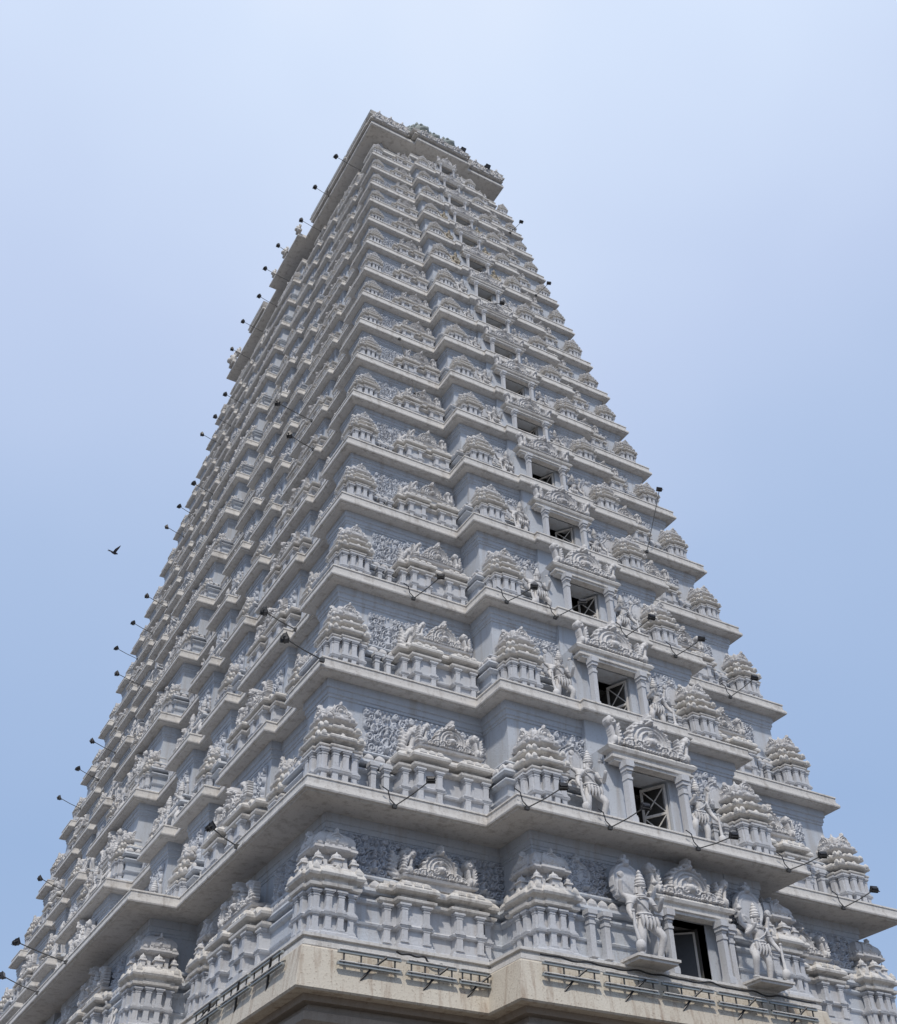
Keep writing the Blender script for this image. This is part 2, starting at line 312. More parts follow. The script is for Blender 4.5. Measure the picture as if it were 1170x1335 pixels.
# ------------------------------------------------------------------ shrine prototypes (unit height 1, unit width 1; front is -Y, base at z 0)
def pil(mb, x, y, z0, z1, wd, dp=None):
    dp = dp or wd*.7; q = z1-z0; b = lambda f, e, a, c: mb.box(x-wd*f, x+wd*f, y-dp*e, y+.03, z0+a*q, z0+c*q)
    b(.62, 1.12, 0, .09); b(.56, 1.06, .09, .12); b(.44, .95, .12, .70); b(.54, 1.05, .70, .74); b(.44, .95, .74, .80); b(.50, 1.02, .80, .84); b(.66, 1.2, .84, .90); b(.82, 1.35, .90, 1.0)
    return mb
def redent(hf, pj, pw):
    P = []
    for k in range(4):
        c, s_ = [(1, 0), (0, 1), (-1, 0), (0, -1)][k]
        for x, y in ((-hf, -hf), (-pw, -hf), (-pw, -hf-pj), (pw, -hf-pj), (pw, -hf)): P.append((x*c-y*s_, x*s_+y*c))
    return P
def rot4(mb_face):
    m = MB()
    for k in range(4): m.merge(mb_face, Matrix.Rotation(k*math.pi/2, 4, 'Z'))
    return m
def pavilion(m, x, y, z, r, q):
    m.box(x-r*.8, x+r*.8, y-r*.8, y+r*.8, z, z+q*.42); m.box(x-r*1.15, x+r*1.15, y-r*1.15, y+r*1.15, z+q*.42, z+q*.55, .01)
    m.lathe([(r*.95, .55*q), (r*1.0, .66*q), (r*.7, .82*q), (r*.25, .9*q), (r*.22, .95*q), (r*.03, 1.12*q)], (x, y, z), 8)
def kuta_parts():
    """list of (name, mesh, [local offsets/rotations])"""
    P = redent(.42, .06, .20); L = []
    m = MB(); plan_loft(m, P, [(.08, 0), (.08, .035), (.05, .045), (.05, .06), (.0, .065)])
    plan_loft(m, P, [(.0, .17), (.06, .178), (.075, .195), (.04, .21), (0, .215)]); L.append(('plinth', m.mesh('plinth', M_BOD), [Matrix()]))
    m = MB(); plan_loft(m, offs(P, -.035), [(0, .06), (0, .40)]); L.append(('body', m.mesh('body', M_BOD), [Matrix()]))
    m = MB(); pil(m, 0, 0, .215, .385, .135, .085); pil(m, 0, 0, .06, .2155, .135, .085); pm = m.mesh('pilaster', M_BOD)
    loc = []
    for k in range(4):
        R = Matrix.Rotation(k*math.pi/2, 4, 'Z')
        loc += [R @ Matrix.Translation((x, y, 0)) for x, y in ((-.355, -.375), (.355, -.375), (-.125, -.44), (.125, -.44))]
    L.append(('pilaster', pm, loc))
    m = MB(); plan_loft(m, P, [(.0, .385), (.05, .392), (.11, .405), (.12, .43), (.06, .437), (.04, .445), (.04, .465), (.09, .475), (.15, .485), (.17, .505), (.155, .525), (.09, .56), (.04, .575), (.0, .60)])
    m.merge(rot4(nubs(.55, .515, 5, .055, .07)))
    L.append(('kapota_cornice', m.mesh('kapota_cornice', M_COR), [Matrix()]))
    m = MB(); plan_loft(m, offs(P, -.12), [(0, .59), (0, .74)])
    f = MB()
    for x, r in ((-.36, .075), (0, .11)): pavilion(f, x, -.40-(.05 if x == 0 else 0), .59, r, .125)
    f.box(-.26, -.16, -.42, -.33, .59, .65, .01); f.box(.16, .26, -.42, -.33, .59, .65, .01)
    m.merge(rot4(f)); plan_loft(m, P, [(-.05, .575), (.03, .58), (.03, .595), (-.08, .60)])
    L.append(('niche_tier', m.mesh('niche_tier', M_ORN), [Matrix()]))
    m = MB(); D = redent(.38, .05, .2); plan_loft(m, D, [(-.06, .715), (.04, .73), (.075, .745), (.07, .765), (.0, .77), (.0, .785), (.03, .80), (.035, .83), (.0, .87), (-.08, .905), (-.18, .93), (-.27, .945)])
    m.merge(rot4(nubs(.42, .765, 6, .04, .04)))
    L.append(('dome', m.mesh('dome', M_ORN), [Matrix()]))
    km = KUDU; L.append(('gable', km, [Matrix.Rotation(k*math.pi/2, 4, 'Z') @ Matrix.Translation((0, -.40, .77)) @ Matrix.Diagonal((.62, .62, .27, 1)) for k in range(4)]))
    m = MB(); m.lathe([(.10, .93), (.12, .945), (.06, .952), (.10, .962), (.11, .975), (.05, .985), (.03, 1.0), (.005, 1.02)], (0, 0, 0), 10)
    L.append(('finial', m.mesh('finial', M_ORN), [Matrix()]))
    return L
def stacked_parts():
    P = redent(.42, .07, .19); L = []
    m = MB(); plan_loft(m, P, [(.08, 0), (.08, .03), (.05, .04), (.05, .055), (.0, .06)])
    plan_loft(m, P, [(.0, .15), (.05, .156), (.065, .172), (.03, .185), (0, .19)]); L.append(('plinth', m.mesh('plinth', M_BOD), [Matrix()]))
    m = MB(); plan_loft(m, offs(P, -.045), [(0, .05), (0, .42)]); L.append(('body', m.mesh('body', M_BOD), [Matrix()]))
    m = MB(); pil(m, 0, 0, .19, .40, .145, .09); pil(m, 0, 0, .05, .191, .145, .09); pm = m.mesh('pilaster', M_BOD); loc = []
    for k in range(4):
        R = Matrix.Rotation(k*math.pi/2, 4, 'Z'); loc += [R @ Matrix.Translation((x, y, 0)) for x, y in ((-.345, -.365), (.345, -.365), (-.115, -.435), (.115, -.435))]
    L.append(('pilaster', pm, loc))
    def tier(o, z, q, n, nm, mt=M_COR):
        m = MB(); plan_loft(m, P, [(o-.16, z-.012), (o-.10, z), (o-.02, z+.008*q), (o+.0, z+.018*q), (o+.005, z+.036*q), (o-.03, z+.052*q), (o-.08, z+.066*q), (o-.20, z+.074*q)])
        m.merge(rot4(nubs(.42+o, z+.030*q, n, .042, .048*q))); L.append((nm, m.mesh(nm, mt), [Matrix()]))
    tier(.08, .40, .75, 0, 'capital_band'); tier(.125, .478, 1.0, 5, 'kapota_cornice'); tier(.055, .60, .9, 5, 'upper_cornice'); tier(-.015, .72, .85, 3, 'top_cornice', M_ORN)
    m = MB(); plan_loft(m, offs(P, -.13), [(0, .41), (0, .63)]); plan_loft(m, offs(P, -.21), [(0, .58), (0, .78)])
    f = MB()
    for x in (-.24, 0, .24): f.box(x-.05, x+.05, -.34-(.05 if x == 0 else 0), -.25, .56, .625, .008)
    for x in (-.16, .16): f.box(x-.045, x+.045, -.27, -.15, .69, .748, .008)
    m.merge(rot4(f)); L.append(('niche_tier', m.mesh('niche_tier', M_BOD), [Matrix()]))
    m = MB(); D = redent(.30, .05, .15); plan_loft(m, D, [(-.02, .775), (.03, .79), (.035, .81), (.005, .82), (.01, .845), (.0, .87), (-.05, .895), (-.13, .912), (-.21, .925)]); L.append(('dome', m.mesh('dome', M_ORN), [Matrix()]))
    L.append(('gable', KUDU, [Matrix.Rotation(k*math.pi/2, 4, 'Z') @ Matrix.Translation((0, -.34, .80)) @ Matrix.Diagonal((.62, .55, .24, 1)) for k in range(4)]))
    m = MB(); m.lathe([(.08, .90), (.10, .915), (.05, .925), (.09, .94), (.04, .96), (.03, .975), (.005, 1.0)], (0, 0, 0), 10); L.append(('finial', m.mesh('finial', M_ORN), [Matrix()]))
    return L
def shala_parts():
    P = [(-.5, -.10), (-.38, -.10), (-.38, -.19), (-.11, -.19), (-.11, -.12), (.11, -.12), (.11, -.19), (.38, -.19), (.38, -.10), (.5, -.10), (.5, .2), (-.5, .2)]; L = []
    m = MB(); plan_loft(m, P, [(.03, 0), (.03, .035), (.015, .045), (.015, .06), (0, .065)]); plan_loft(m, P, [(0, .17), (.022, .178), (.028, .195), (.01, .21), (0, .215)]); L.append(('plinth', m.mesh('plinth', M_BOD), [Matrix()]))
    m = MB(); plan_loft(m, offs(P, -.012), [(0, .06), (0, .40)]); L.append(('body', m.mesh('body', M_BOD), [Matrix()]))
    m = MB(); pil(m, 0, 0, .215, .385, .06, .035); pil(m, 0, 0, .06, .2155, .06, .035); pm = m.mesh('pilaster', M_BOD)
    L.append(('pilaster', pm, [Matrix.Translation((x, y, 0)) for x, y in ((-.46, -.09), (-.345, -.178), (-.15, -.178), (.15, -.178), (.345, -.178), (.46, -.09))]))
    m = MB(); plan_loft(m, P, [(.0, .385), (.03, .395), (.042, .405), (.045, .425), (.025, .435), (-.02, .44), (-.02, .47), (.04, .478), (.062, .488), (.066, .51), (.05, .535), (.025, .555), (-.02, .565), (-.02, .60)])
    for x in (-.245, .245, -.44, .44, -.34, .34, -.16, .16): m.merge(nubs(.03, .51, 1, .028, .06), Matrix.Translation((x, -.19 if abs(x) < .38 else -.12, 0)))
    L.append(('kapota_cornice', m.mesh('kapota_cornice', M_COR), [Matrix()]))
    m = MB(); Q = [(-.33, -.15), (.33, -.15), (.33, .2), (-.33, .2)]; plan_loft(m, Q, [(-.02, .58), (-.02, .625), (.02, .635), (.03, .655), (.0, .67), (-.02, .69)]); L.append(('frieze', m.mesh('frieze', M_ORN), [Matrix()]))
    L.append(('gable', GAB[0], [Matrix.Translation((0, -.13, .665)) @ Matrix.Diagonal((.36, .5, .36, 1))]))
    L.append(('crest', CREST, [Matrix.Translation((-.30, -.14, .66)) @ Matrix.Diagonal((.30, .4, .34, 1)), Matrix.Translation((.30, -.14, .66)) @ Matrix.Diagonal((-.30, .4, .34, 1))]))
    return L
def joined(name, parts):
    """one mesh with all parts of a prototype, for copies too small to show them"""
    vs_, fs, mi, mats = [], [], [], []
    for nm, me, locs in parts:
        if me.materials[0] not in mats: mats.append(me.materials[0])
        mid = mats.index(me.materials[0])
        for M in locs:
            o = len(vs_); vs_ += [tuple(M @ v.co) for v in me.vertices]; flip = M.determinant() < 0
            for p in me.polygons: fs.append(tuple(o+i for i in (reversed(p.vertices) if flip else p.vertices))); mi.append(mid)
    me = bpy.data.meshes.new(name); me.from_pydata(vs_, [], fs)
    for m in mats: me.materials.append(m)
    me.polygons.foreach_set('material_index', mi); me.update()
    return me
KP, SP = kuta_parts(), shala_parts()
KJ0, SJ = joined('shrine', KP), joined('wall_shrine', SP)
KP0 = KP; KP1 = stacked_parts(); KJ1 = joined('shrine', KP1)
def put_parts(name, parts, jmesh, M, detail):
    """detail 2: every piece its own object; 1: pilasters joined into the body; 0: one mesh"""
    if detail == 0: return link(name, jmesh, tower, mat=M)
    root = None
    e = bpy.data.objects.new(name, parts[1][1]); COL.objects.link(e); e.parent = tower; e.matrix_local = M
    for nm, me, locs in parts:
        if nm == 'body': continue
        if nm == 'pilaster' and detail == 1:
            link('pilasters', PILJ[name] if parts is SP else PILK, e, mat=Matrix())['kind'] = 'stuff'; continue
        for L_ in locs: link(nm, me, e, mat=L_)
    return e
PILJ = {'corner_shrine': joined('pilasters', [p for p in KP if p[0] == 'pilaster']), 'wall_shrine': joined('pilasters', [p for p in SP if p[0] == 'pilaster'])}
PILK = joined('pilasters', [p for p in KP1 if p[0] == 'pilaster'])
FR = Matrix(); FL = Matrix.Rotation(-math.pi/2, 4, 'Z')
def at(face, u, o, z, sx=1, sy=1, sz=1):
    """facade frame: u along the face, o = distance of the plane from the tower axis"""
    F = FR if face == 'R' else FL
    return F @ Matrix.Translation((u, -o, z)) @ Matrix.Diagonal((sx, sy, sz, 1))
def jit(v=.03): return 1+random.uniform(-v, v)
def d_at(segs, u):
    for a, b, d in segs:
        if a <= u <= b: return d
    return 0.0
# ------------------------------------------------------------------ doorway pieces
def frame_leaf():
    m = MB()
    for x in (0, .46): m.box(x, x+.04, -.02, .02, 0, 1)
    for z in (0, .48, .96): m.box(.04, .46, -.018, .018, z, z+.04)
    return m
m = frame_leaf(); m.tube([(.04, 0, .05), (.46, 0, .48)], .012, 6); m.tube([(.46, 0, .05), (.04, 0, .48)], .012, 6); m.tube([(.04, 0, .52), (.46, 0, .96)], .012, 6); m.tube([(.46, 0, .52), (.04, 0, .96)], .012, 6)
LEAF = m.mesh('window_leaf', M_COR)
m = MB(); m.box(0, .5, -.025, .025, 0, 1); DLEAF = m.mesh('door_leaf', M_DRK)
m = MB(); m.box(-.03, 0, -.035, .035, 0, 1.0); m.box(.5, .53, -.035, .035, 0, 1.0); m.box(-.03, .53, -.035, .035, 1.0, 1.03); DEDGE = m.mesh('leaf_edge', M_ORN)
m = MB(); pil(m, 0, 0, 0, 1, .5, .6); JAMB = m.mesh('jamb', M_BOD)
m = MB(); plan_loft(m, [(-1, -.25), (1, -.25), (1, .3), (-1, .3)], [(-.06, 0), (-.06, .14), (.02, .18), (.02, .30), (-.03, .32), (-.03, .52), (.08, .60), (.12, .78), (.06, .92), (-.04, 1.0)]); LINT = m.mesh('lintel', M_COR)
m = MB(); m.add([(-1, -1, 0), (1, -1, 0), (1, 1, 0), (-1, 1, 0)], [(0, 1, 2, 3)])
def doorway(face, s, c, o, hw, z0, H, k, wb):
    dz = .50*H; gz = 1.0
    # root: solid panel closing the notch above the opening
    mb = MB(); wo = hw+(WIN(s) if s < 99 else .40)*k+.03; mb.box(-wo, wo, wb-.22*k-.04, wb+.05, dz+.02, H+.02); mb.box(-wo, -hw, wb-.22*k-.04, wb+.05, 0, dz+.02); mb.box(hw, wo, wb-.22*k-.04, wb+.05, 0, dz+.02); mb.box(-hw*1.7, hw*1.7, -.02, wb+.05, dz+.02, dz+.16*gz*H); mb.box(-hw*1.9, -hw*1.0, -.02, .95*k, 0, dz+.02); mb.box(hw*1.0, hw*1.9, -.02, .95*k, 0, dz+.02); 
    ib = MB(); ib.box(-hw, -hw+.012, .2*k, 1.55*k, 0, dz+.05); ib.box(hw-.012, hw, .2*k, 1.55*k, 0, dz+.05); ib.box(-hw+.012, hw-.012, 1.5*k, 1.55*k, 0, dz+.05); ib.box(-hw+.012, hw-.012, .2*k, 1.5*k, dz+.03, dz+.05)  # thin lining of the notch, coloured dark to stand for its shade
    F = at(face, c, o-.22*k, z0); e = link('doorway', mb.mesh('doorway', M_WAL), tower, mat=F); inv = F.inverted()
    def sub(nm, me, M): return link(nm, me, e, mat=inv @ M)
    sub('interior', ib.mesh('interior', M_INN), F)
    sub('lintel', LINT, at(face, c, o, z0+dz, hw*1.75, .5*k, .14*gz*H))
    for sgn in (-1, 1):
        sub('jamb', JAMB, at(face, c+sgn*hw*1.2, o+.02, z0+.0, hw*.42, .30*k, dz))
        if s == 0: sub('jamb', JAMB, at(face, c+sgn*hw*1.62, o-.06, z0+.0, hw*.5, .30*k, dz*.98))
    sub('gable', GAB[1], at(face, c, o+.10*k, z0+dz+.135*gz*H, hw*2.1, .9*k, .40*gz*H))
    for sgn in (-1, 1): sub('crest', CREST, at(face, c+sgn*hw*1.5, o+.08*k, z0+dz+.13*gz*H, sgn*hw*1.5, .9*k, .36*gz*H))
    if s == 0:
        M = at(face, c+hw*.95, o-.55*k, z0+.02) @ Matrix.Rotation(math.radians(180-38), 4, 'Z') @ Matrix.Diagonal((hw*2.6, 1, dz*.93, 1))
        sub('door_leaf', DLEAF, M); sub('leaf_edge', DEDGE, M)
    else:
        for sgn, an in ((1, 62+random.uniform(-15, 20)), (-1, 78+random.uniform(-10, 10))):
            M = at(face, c+sgn*hw*.93, o-.25*k, z0+.02) @ Matrix.Rotation(math.radians(an if sgn < 0 else 180-an), 4, 'Z') @ Matrix.Diagonal((hw*1.9, 1, dz*.95, 1))
            sub('window_leaf', LEAF, M)
# ------------------------------------------------------------------ statues
def skin(name, joints, edges, levels=2):
    me = bpy.data.meshes.new(name); names = list(joints); me.from_pydata([joints[n][0] for n in names], [(names.index(a), names.index(b)) for a, b in edges], [])
    o = bpy.data.objects.new(name, me); COL.objects.link(o); md = o.modifiers.new('s', 'SKIN'); md.use_smooth_shade = True
    for i, n in enumerate(names):
        r = joints[n][1]; me.skin_vertices[0].data[i].radius = (r, r) if not hasattr(r, '__len__') else r
        me.skin_vertices[0].data[i].use_root = (i == 0)
    sb = o.modifiers.new('u', 'SUBSURF'); sb.levels = levels; sb.render_levels = levels
    dg = bpy.context.evaluated_depsgraph_get(); r = bpy.data.meshes.new_from_object(o.evaluated_get(dg)); bpy.data.objects.remove(o); r.name = name
    r.materials.clear(); r.materials.append(M_ORN)
    return r
def guardian_body(v=0):
    J = {'pel': ((.03, 0, .80), (.135, .10)), 'wst': ((.0, -.01, .92), (.095, .085)), 'cst': ((-.03, -.02, 1.09), (.155, .11)), 'nk': ((-.02, -.02, 1.235), .055), 'hd': ((0, -.04, 1.33), (.078, .085)), 'ht': ((.005, -.03, 1.43), .07),
         'hl': ((-.07, 0, .76), .10), 'kl': ((-.11, -.08, .44), .072), 'al': ((-.10, -.02, .09), .045), 'tl': ((-.13, -.16, .045), .04),
         'hr': ((.13, 0, .75), .10), 'kr': ((.27, -.15, .47), .072), 'ar': ((.22, -.02, .10), .045), 'tr': ((.29, -.14, .045), .04),
         'sl': ((-.19, -.01, 1.15), .07), 'el': ((-.30, -.05, .90), .052), 'wl': ((-.33, -.16, .72), .04), 'fl': ((-.335, -.19, .66), .042),
         'sr': ((.14, -.01, 1.16), .07), 'er': ((.31, -.06, .97), .05), 'wr': ((.25, -.22, 1.10), .038), 'fr': ((.25, -.25, 1.18), .045),
         'bl': ((-.33, .06, 1.22), .045), 'bwl': ((-.36, .02, 1.42), .035), 'bfl': ((-.36, .0, 1.49), .04),
         'br': ((.29, .06, 1.24), .045), 'bwr': ((.34, .02, 1.43), .035), 'bfr': ((.34, .0, 1.50), .04)}
    if v:
        J.update({'er': ((.33, -.02, .98), .05), 'wr': ((.22, -.13, .84), .038), 'fr': ((.17, -.15, .82), .045), 'kr': ((.16, -.07, .43), .072), 'ar': ((.17, -.02, .09), .045), 'tr': ((.21, -.15, .045), .04), 'bwl': ((-.44, .0, 1.34), .035), 'bfl': ((-.47, -.02, 1.41), .04), 'bwr': ((.43, .0, 1.36), .035), 'bfr': ((.46, -.02, 1.43), .04)})
    E = [('pel', 'wst'), ('wst', 'cst'), ('cst', 'nk'), ('nk', 'hd'), ('hd', 'ht'), ('pel', 'hl'), ('hl', 'kl'), ('kl', 'al'), ('al', 'tl'), ('pel', 'hr'), ('hr', 'kr'), ('kr', 'ar'), ('ar', 'tr'),
         ('cst', 'sl'), ('sl', 'el'), ('el', 'wl'), ('wl', 'fl'), ('cst', 'sr'), ('sr', 'er'), ('er', 'wr'), ('wr', 'fr'), ('sl', 'bl'), ('bl', 'bwl'), ('bwl', 'bfl'), ('sr', 'br'), ('br', 'bwr'), ('bwr', 'bfr')]
    return skin('guardian_statue', J, E)
GB = guardian_body(); GB2 = guardian_body(1)
def ring(m, c, r, t, n=14, tilt=0.0, sy=.8):
    m.tube([(c[0]+r*math.cos(2*math.pi*j/n), c[1]+r*sy*math.sin(2*math.pi*j/n), c[2]+tilt*math.cos(2*math.pi*j/n)) for j in range(n+1)], t, 6)
m = MB(); m.lathe([(.088, 0), (.10, .03), (.085, .05), (.095, .07), (.08, .11), (.088, .13), (.062, .18), (.068, .20), (.04, .25), (.045, .27), (.01, .33)], (.005, -.03, 1.385), 12)
for sx_ in (-1, 1): m.lathe([(.02, 0), (.035, .02), (.02, .05)], (.005+.085*sx_, -.03, 1.38), 8)
CROWN = m.mesh('crown', M_ORN, 35)
JEWELS = []
def jewel(nm, f): m = MB(); f(m); JEWELS.append((nm, m.mesh(nm, M_ORN, 50)))
jewel('nose', lambda m: m.ball((.0, -.125, 1.335), (.014, .022, .024), 8, 5)); jewel('mouth', lambda m: m.ball((0, -.112, 1.295), (.03, .014, .01), 8, 5))
for q in (-1, 1): jewel('eye', lambda m: m.ball((.03*q, -.112, 1.355), (.017, .012, .011), 8, 5)); jewel('ear', lambda m: m.tube([(.085*q, -.03, 1.37), (.092*q, -.03, 1.32), (.09*q, -.035, 1.25)], [.016, .028, .03], 6))
jewel('necklace', lambda m: ring(m, (-.02, -.03, 1.20), .10, .018)); jewel('necklace', lambda m: ring(m, (-.025, -.04, 1.15), .135, .016, sy=.75))
jewel('belt', lambda m: ring(m, (.02, -.01, .86), .135, .028, sy=.85)); jewel('belt', lambda m: ring(m, (.03, -.01, .79), .155, .022, sy=.85))
for p in ((-.245, -.03, 1.03), (.225, -.035, 1.07)): jewel('armlet', lambda m: ring(m, p, .066, .016))
for p in ((-.105, -.03, .13), (.225, -.03, .14)): jewel('anklet', lambda m: ring(m, p, .056, .016))
for x in (-.10, -.03, .04, .11, .18): jewel('skirt_fold', lambda m: m.tube([(x, -.12, .82), (x*1.05, -.145, .70), (x*1.1+.01, -.12, .58)], [.03, .035, .008], 6))
jewel('skirt_fold', lambda m: m.tube([(.17, -.05, .82), (.27, -.06, .66), (.25, -.05, .50)], [.03, .04, .01], 6)); jewel('skirt_fold', lambda m: m.tube([(-.10, -.04, .82), (-.20, -.05, .66), (-.19, -.04, .52)], [.03, .04, .01], 6))
jewel('sash', lambda m: m.tube([(-.16, -.10, 1.13), (-.05, -.135, 1.0), (.08, -.11, .90)], .012, 6))
m = MB(); m.tube([(-.335, -.20, .80), (-.335, -.20, .55), (-.31, -.24, .30)], [.022, .026, .034], 8); m.ball((-.30, -.25, .19), (.085, .085, .12), 10, 7); m.ball((-.335, -.2, .83), .032, 8, 5); m.ball((-.3, -.25, .06), (.045, .045, .06), 8, 5)
CLUB = m.mesh('club', M_ORN, 50)
m = MB(); m.lathe([(.005, -.03), (.06, -.02), (.06, .02), (.005, .03)], (0, 0, 0), 12); mm = MB().merge(m, Matrix.Translation((-.36, -.01, 1.57)) @ Matrix.Rotation(math.pi/2, 4, 'X')); JEWELS.append(('disc', mm.mesh('disc', M_ORN)))
jewel('conch', lambda m: m.lathe([(.015, 0), (.05, .03), (.055, .06), (.02, .11), (.004, .15)], (.34, 0, 1.5), 8))
m = MB(); m.box(-.42, .42, -.30, .16, -.0, .045); m.box(-.38, .38, -.27, .16, -.05, .0); PED = m.mesh('pedestal', M_COR)
def halo_mesh():
    S = [(arc(0, .3, .29, -60, 240), .03, .5), (arc(0, .3, .2, -60, 240), .02, .3), (np.array([[0, .63]]), .07, .9), (np.array([[-.06, .66], [.06, .66]]), .045, .7), (np.array([[0, .73]]), .045, .7)]
    for s_ in both(spiral(.18, .08, .07, 1.2, 2, -1)): S.append((s_, .025, .4))
    return relief('back_plate', M_BOD, (-.4, .4, 0, .8), 44, 44, S, mound(.28, .31, 20, .02, 1.0), .09, jitter=.04)
HALO = halo_mesh()
ORD = ['bottom', 'second', 'third', 'fourth', 'fifth', 'sixth', 'seventh', 'eighth', 'ninth', 'tenth', 'eleventh', 'twelfth', 'thirteenth', 'fourteenth', 'fifteenth', 'sixteenth', 'seventeenth', 'eighteenth']
M_CRM = paint('cream_paint', (.53, .48, .38), (.44, .39, .32))
GMER = joined('guardian_statue', [('a', x, [Matrix()]) for x in [GB, CROWN, CLUB, PED]+[j[1] for j in JEWELS]])
GMER2 = joined('guardian_statue', [('a', x, [Matrix()]) for x in [GB2, CROWN, CLUB, PED]+[j[1] for j in JEWELS if j[0] not in ('disc', 'conch', 'anklet', 'armlet')]])
GMERC = GMER2.copy(); GMERC.materials.clear(); GMERC.materials.append(M_CRM); GMERC.materials.append(M_CRM)
def guardian(face, u, o, z, ht, flip, label, detail, group):
    s = ht/1.72; M = at(face, u, o, z, s*1.15*(-1 if flip else 1), s*1.15, s)
    if detail:
        e = thing('guardian_statue', label, 'statue', group); e.matrix_world = M
        link('body', GB, e)
        for nm, me in (('crown', CROWN), ('club', CLUB), ('pedestal', PED), *JEWELS): link(nm, me, e)
    else:
        e = thing('guardian_statue', label, 'statue', group, me=GMERC if 33 < z < 40 and face == 'R' else random.choice((GMER, GMER2))); e.matrix_world = M
    return e
# ------------------------------------------------------------------ dress every storey
SR = 'guardian statues beside the doorways on the right face'; SLG = 'guardian statues on the long left face'
for s in range(0, 17):
    i1 = s+1; k = sc(i1); z0 = zfloor(s); H = zceil(s)-z0; a, b = A[i1], B[i1]; ea, eb = A[s], B[s]
    ins = .12*k if s == 0 else .40*k; wk = (.124 if s == 0 else .126)*a; hk = .90*H if s == 0 else .745*H
    KP, KJ = (KP0, KJ0) if s == 0 else (KP1, KJ1)
    dR = 2 if s <= 2 else (1 if s <= 6 else 0); dL = 2 if s <= 1 else (1 if s <= 4 else 0)
    # right (short) face ------------------------------------------------
    segs = seg_right(s if s else 0); p = pR(s)
    for sx_ in (-1, 1):
        for sy_ in (-1, 1):
            q = put_parts('corner_shrine', KP, KJ, Matrix.Translation((sx_*(ea-ins-wk/2), sy_*(eb-ins-wk/2), z0)) @ Matrix.Diagonal((wk, wk, hk*jit(.02), 1)), dR if (sy_ < 0) else 0)
    cs = .12 if s == 0 else 0
    for sgn in (-1, 1):
        put_parts('wall_shrine', SP, SJ, at('R', sgn*.60*a, eb-ins-.12*k-.19*.28*a*0-.25*k, z0, .30*a, .30*a*.9, hk*(.98 if s == 0 else 1.05)*jit(.02)), dR)
        put_parts('bay_shrine', KP, KJ, at('R', sgn*.375*a+cs, eb+p-ins-wk/2, z0, wk, wk, hk*jit(.02)), dR)
    # carved panels on the upper wall
    ow = b-WIN(s)*k
    for u, dd in ((-.765, 0), (.765, 0), (-.455, 0), (-.24, pR(i1)), (.27, pR(i1)), (.47, 0), (-.60, 0), (.6, 0)):
        link('relief_panel', random.choice(PAN), tower, mat=at('R', u*a, ow+dd+(.035 if abs(u) == .6 else .02), z0+(.565 if s == 0 else .46)*H, (.145 if abs(u) != .6 else .19)*a*random.choice((-1, 1)), 1.2*k, (.36 if s == 0 else .45)*H*jit(.05)))
    for u in (-.52, .52, -.70, .70): link('crest', CREST, tower, mat=at('R', u*a, ow+.10*k, z0+(.56 if s == 0 else .50)*H, .16*a*(1 if u < 0 else -1), .8*k, .40*H))
    # doorway and its two guardians
    dc = DOORC(s); hw = door_half(s); ob = max(eb+p-ins-.35*k, b+pR(i1)-WIN(s)*k+.36*k)
    od = ob-.1*k if s == 0 else eb+p-.30*k
    doorway('R', s, dc, od, hw, z0, H, k, od-(b+pR(i1)+(.13*k if s else 0)-WIN(s)*k))
    for sgn in (-1, 1):
        lab = '%s guardian statue %s of the doorway on the %s storey, right-hand face' % ('small cream' if 33 < z0 < 40-.03 and s > 3 else 'pale stone', 'left' if sgn < 0 else 'right', ORD[s])
        guardian('R', dc+sgn*(hw+.115*a)+random.uniform(-.02, .02)*k, ob+(.22 if s == 0 else .16)*k, z0+.03, (.58*H if s else .70*H)*jit(.05), sgn > 0, lab, s <= 3, SR)
        link('back_plate', HALO, tower, mat=at('R', dc+sgn*(hw+.13*a), ob-(.02 if s == 0 else .22)*k, z0+(.52 if s == 0 else .42)*H, (.15 if s == 0 else .12)*a, 1.2*k, (.50 if s == 0 else .42)*H))
        link('back_plate', HALO, tower, mat=at('R', dc+sgn*(hw+.255*a), ob-.32*k, z0+(.60 if s == 0 else .5)*H, (.13 if s == 0 else .11)*a, 1.2*k, .36*H))
        # pilasters in the recess between bay shrine and guardian
        for uu in (.20, .245):
            link('pilaster', JAMB, tower, mat=at('R', dc+sgn*(hw+uu*a), ob-.18*k, z0+.04*H, .05*a*.7, .22*k, (.36 if s == 0 else .28)*H))
    for u in (-.825, -.785, .785, .825): link('pilaster', JAMB, tower, mat=at('R', u*a, eb-ins-(.55 if s == 0 else .42)*k, z0+.04*H, .035*a, .22*k, (.36 if s == 0 else .28)*H))
    # left (long) face --------------------------------------------------
    sL = seg_left(s); sLu = seg_left(i1); 
    if s == 0:
        ks = [(.635, .0), (.545, 1.0), (.19, 1.0)]; shs = [(.76, .0, .15), (.36, 1.0, .17)]; st = [(.26, 1.0), (.46, 1.0)]
    else:
        ks = [(.525, .06*k), (.118, .46*k)]; shs = [(.722, -.04*k, .175), (.235, -.3*k, .10)]; st = [(.395, .18*k), (.33, .18*k)]
    for u, d in ks:
        for sgn in (-1, 1): put_parts('bay_shrine', KP, KJ, at('L', sgn*u*b, ea+d-ins-wk/2, z0, wk, wk, hk*jit(.02)), dL if sgn > 0 else 0)
    for u, d, wd in shs:
        for sgn in (-1, 1): put_parts('wall_shrine', SP, SJ, at('L', sgn*u*b, ea+d-ins-.3*k, z0, wd*b, .30*a*.9, hk*1.02*jit(.02)), dL if sgn > 0 else 0)
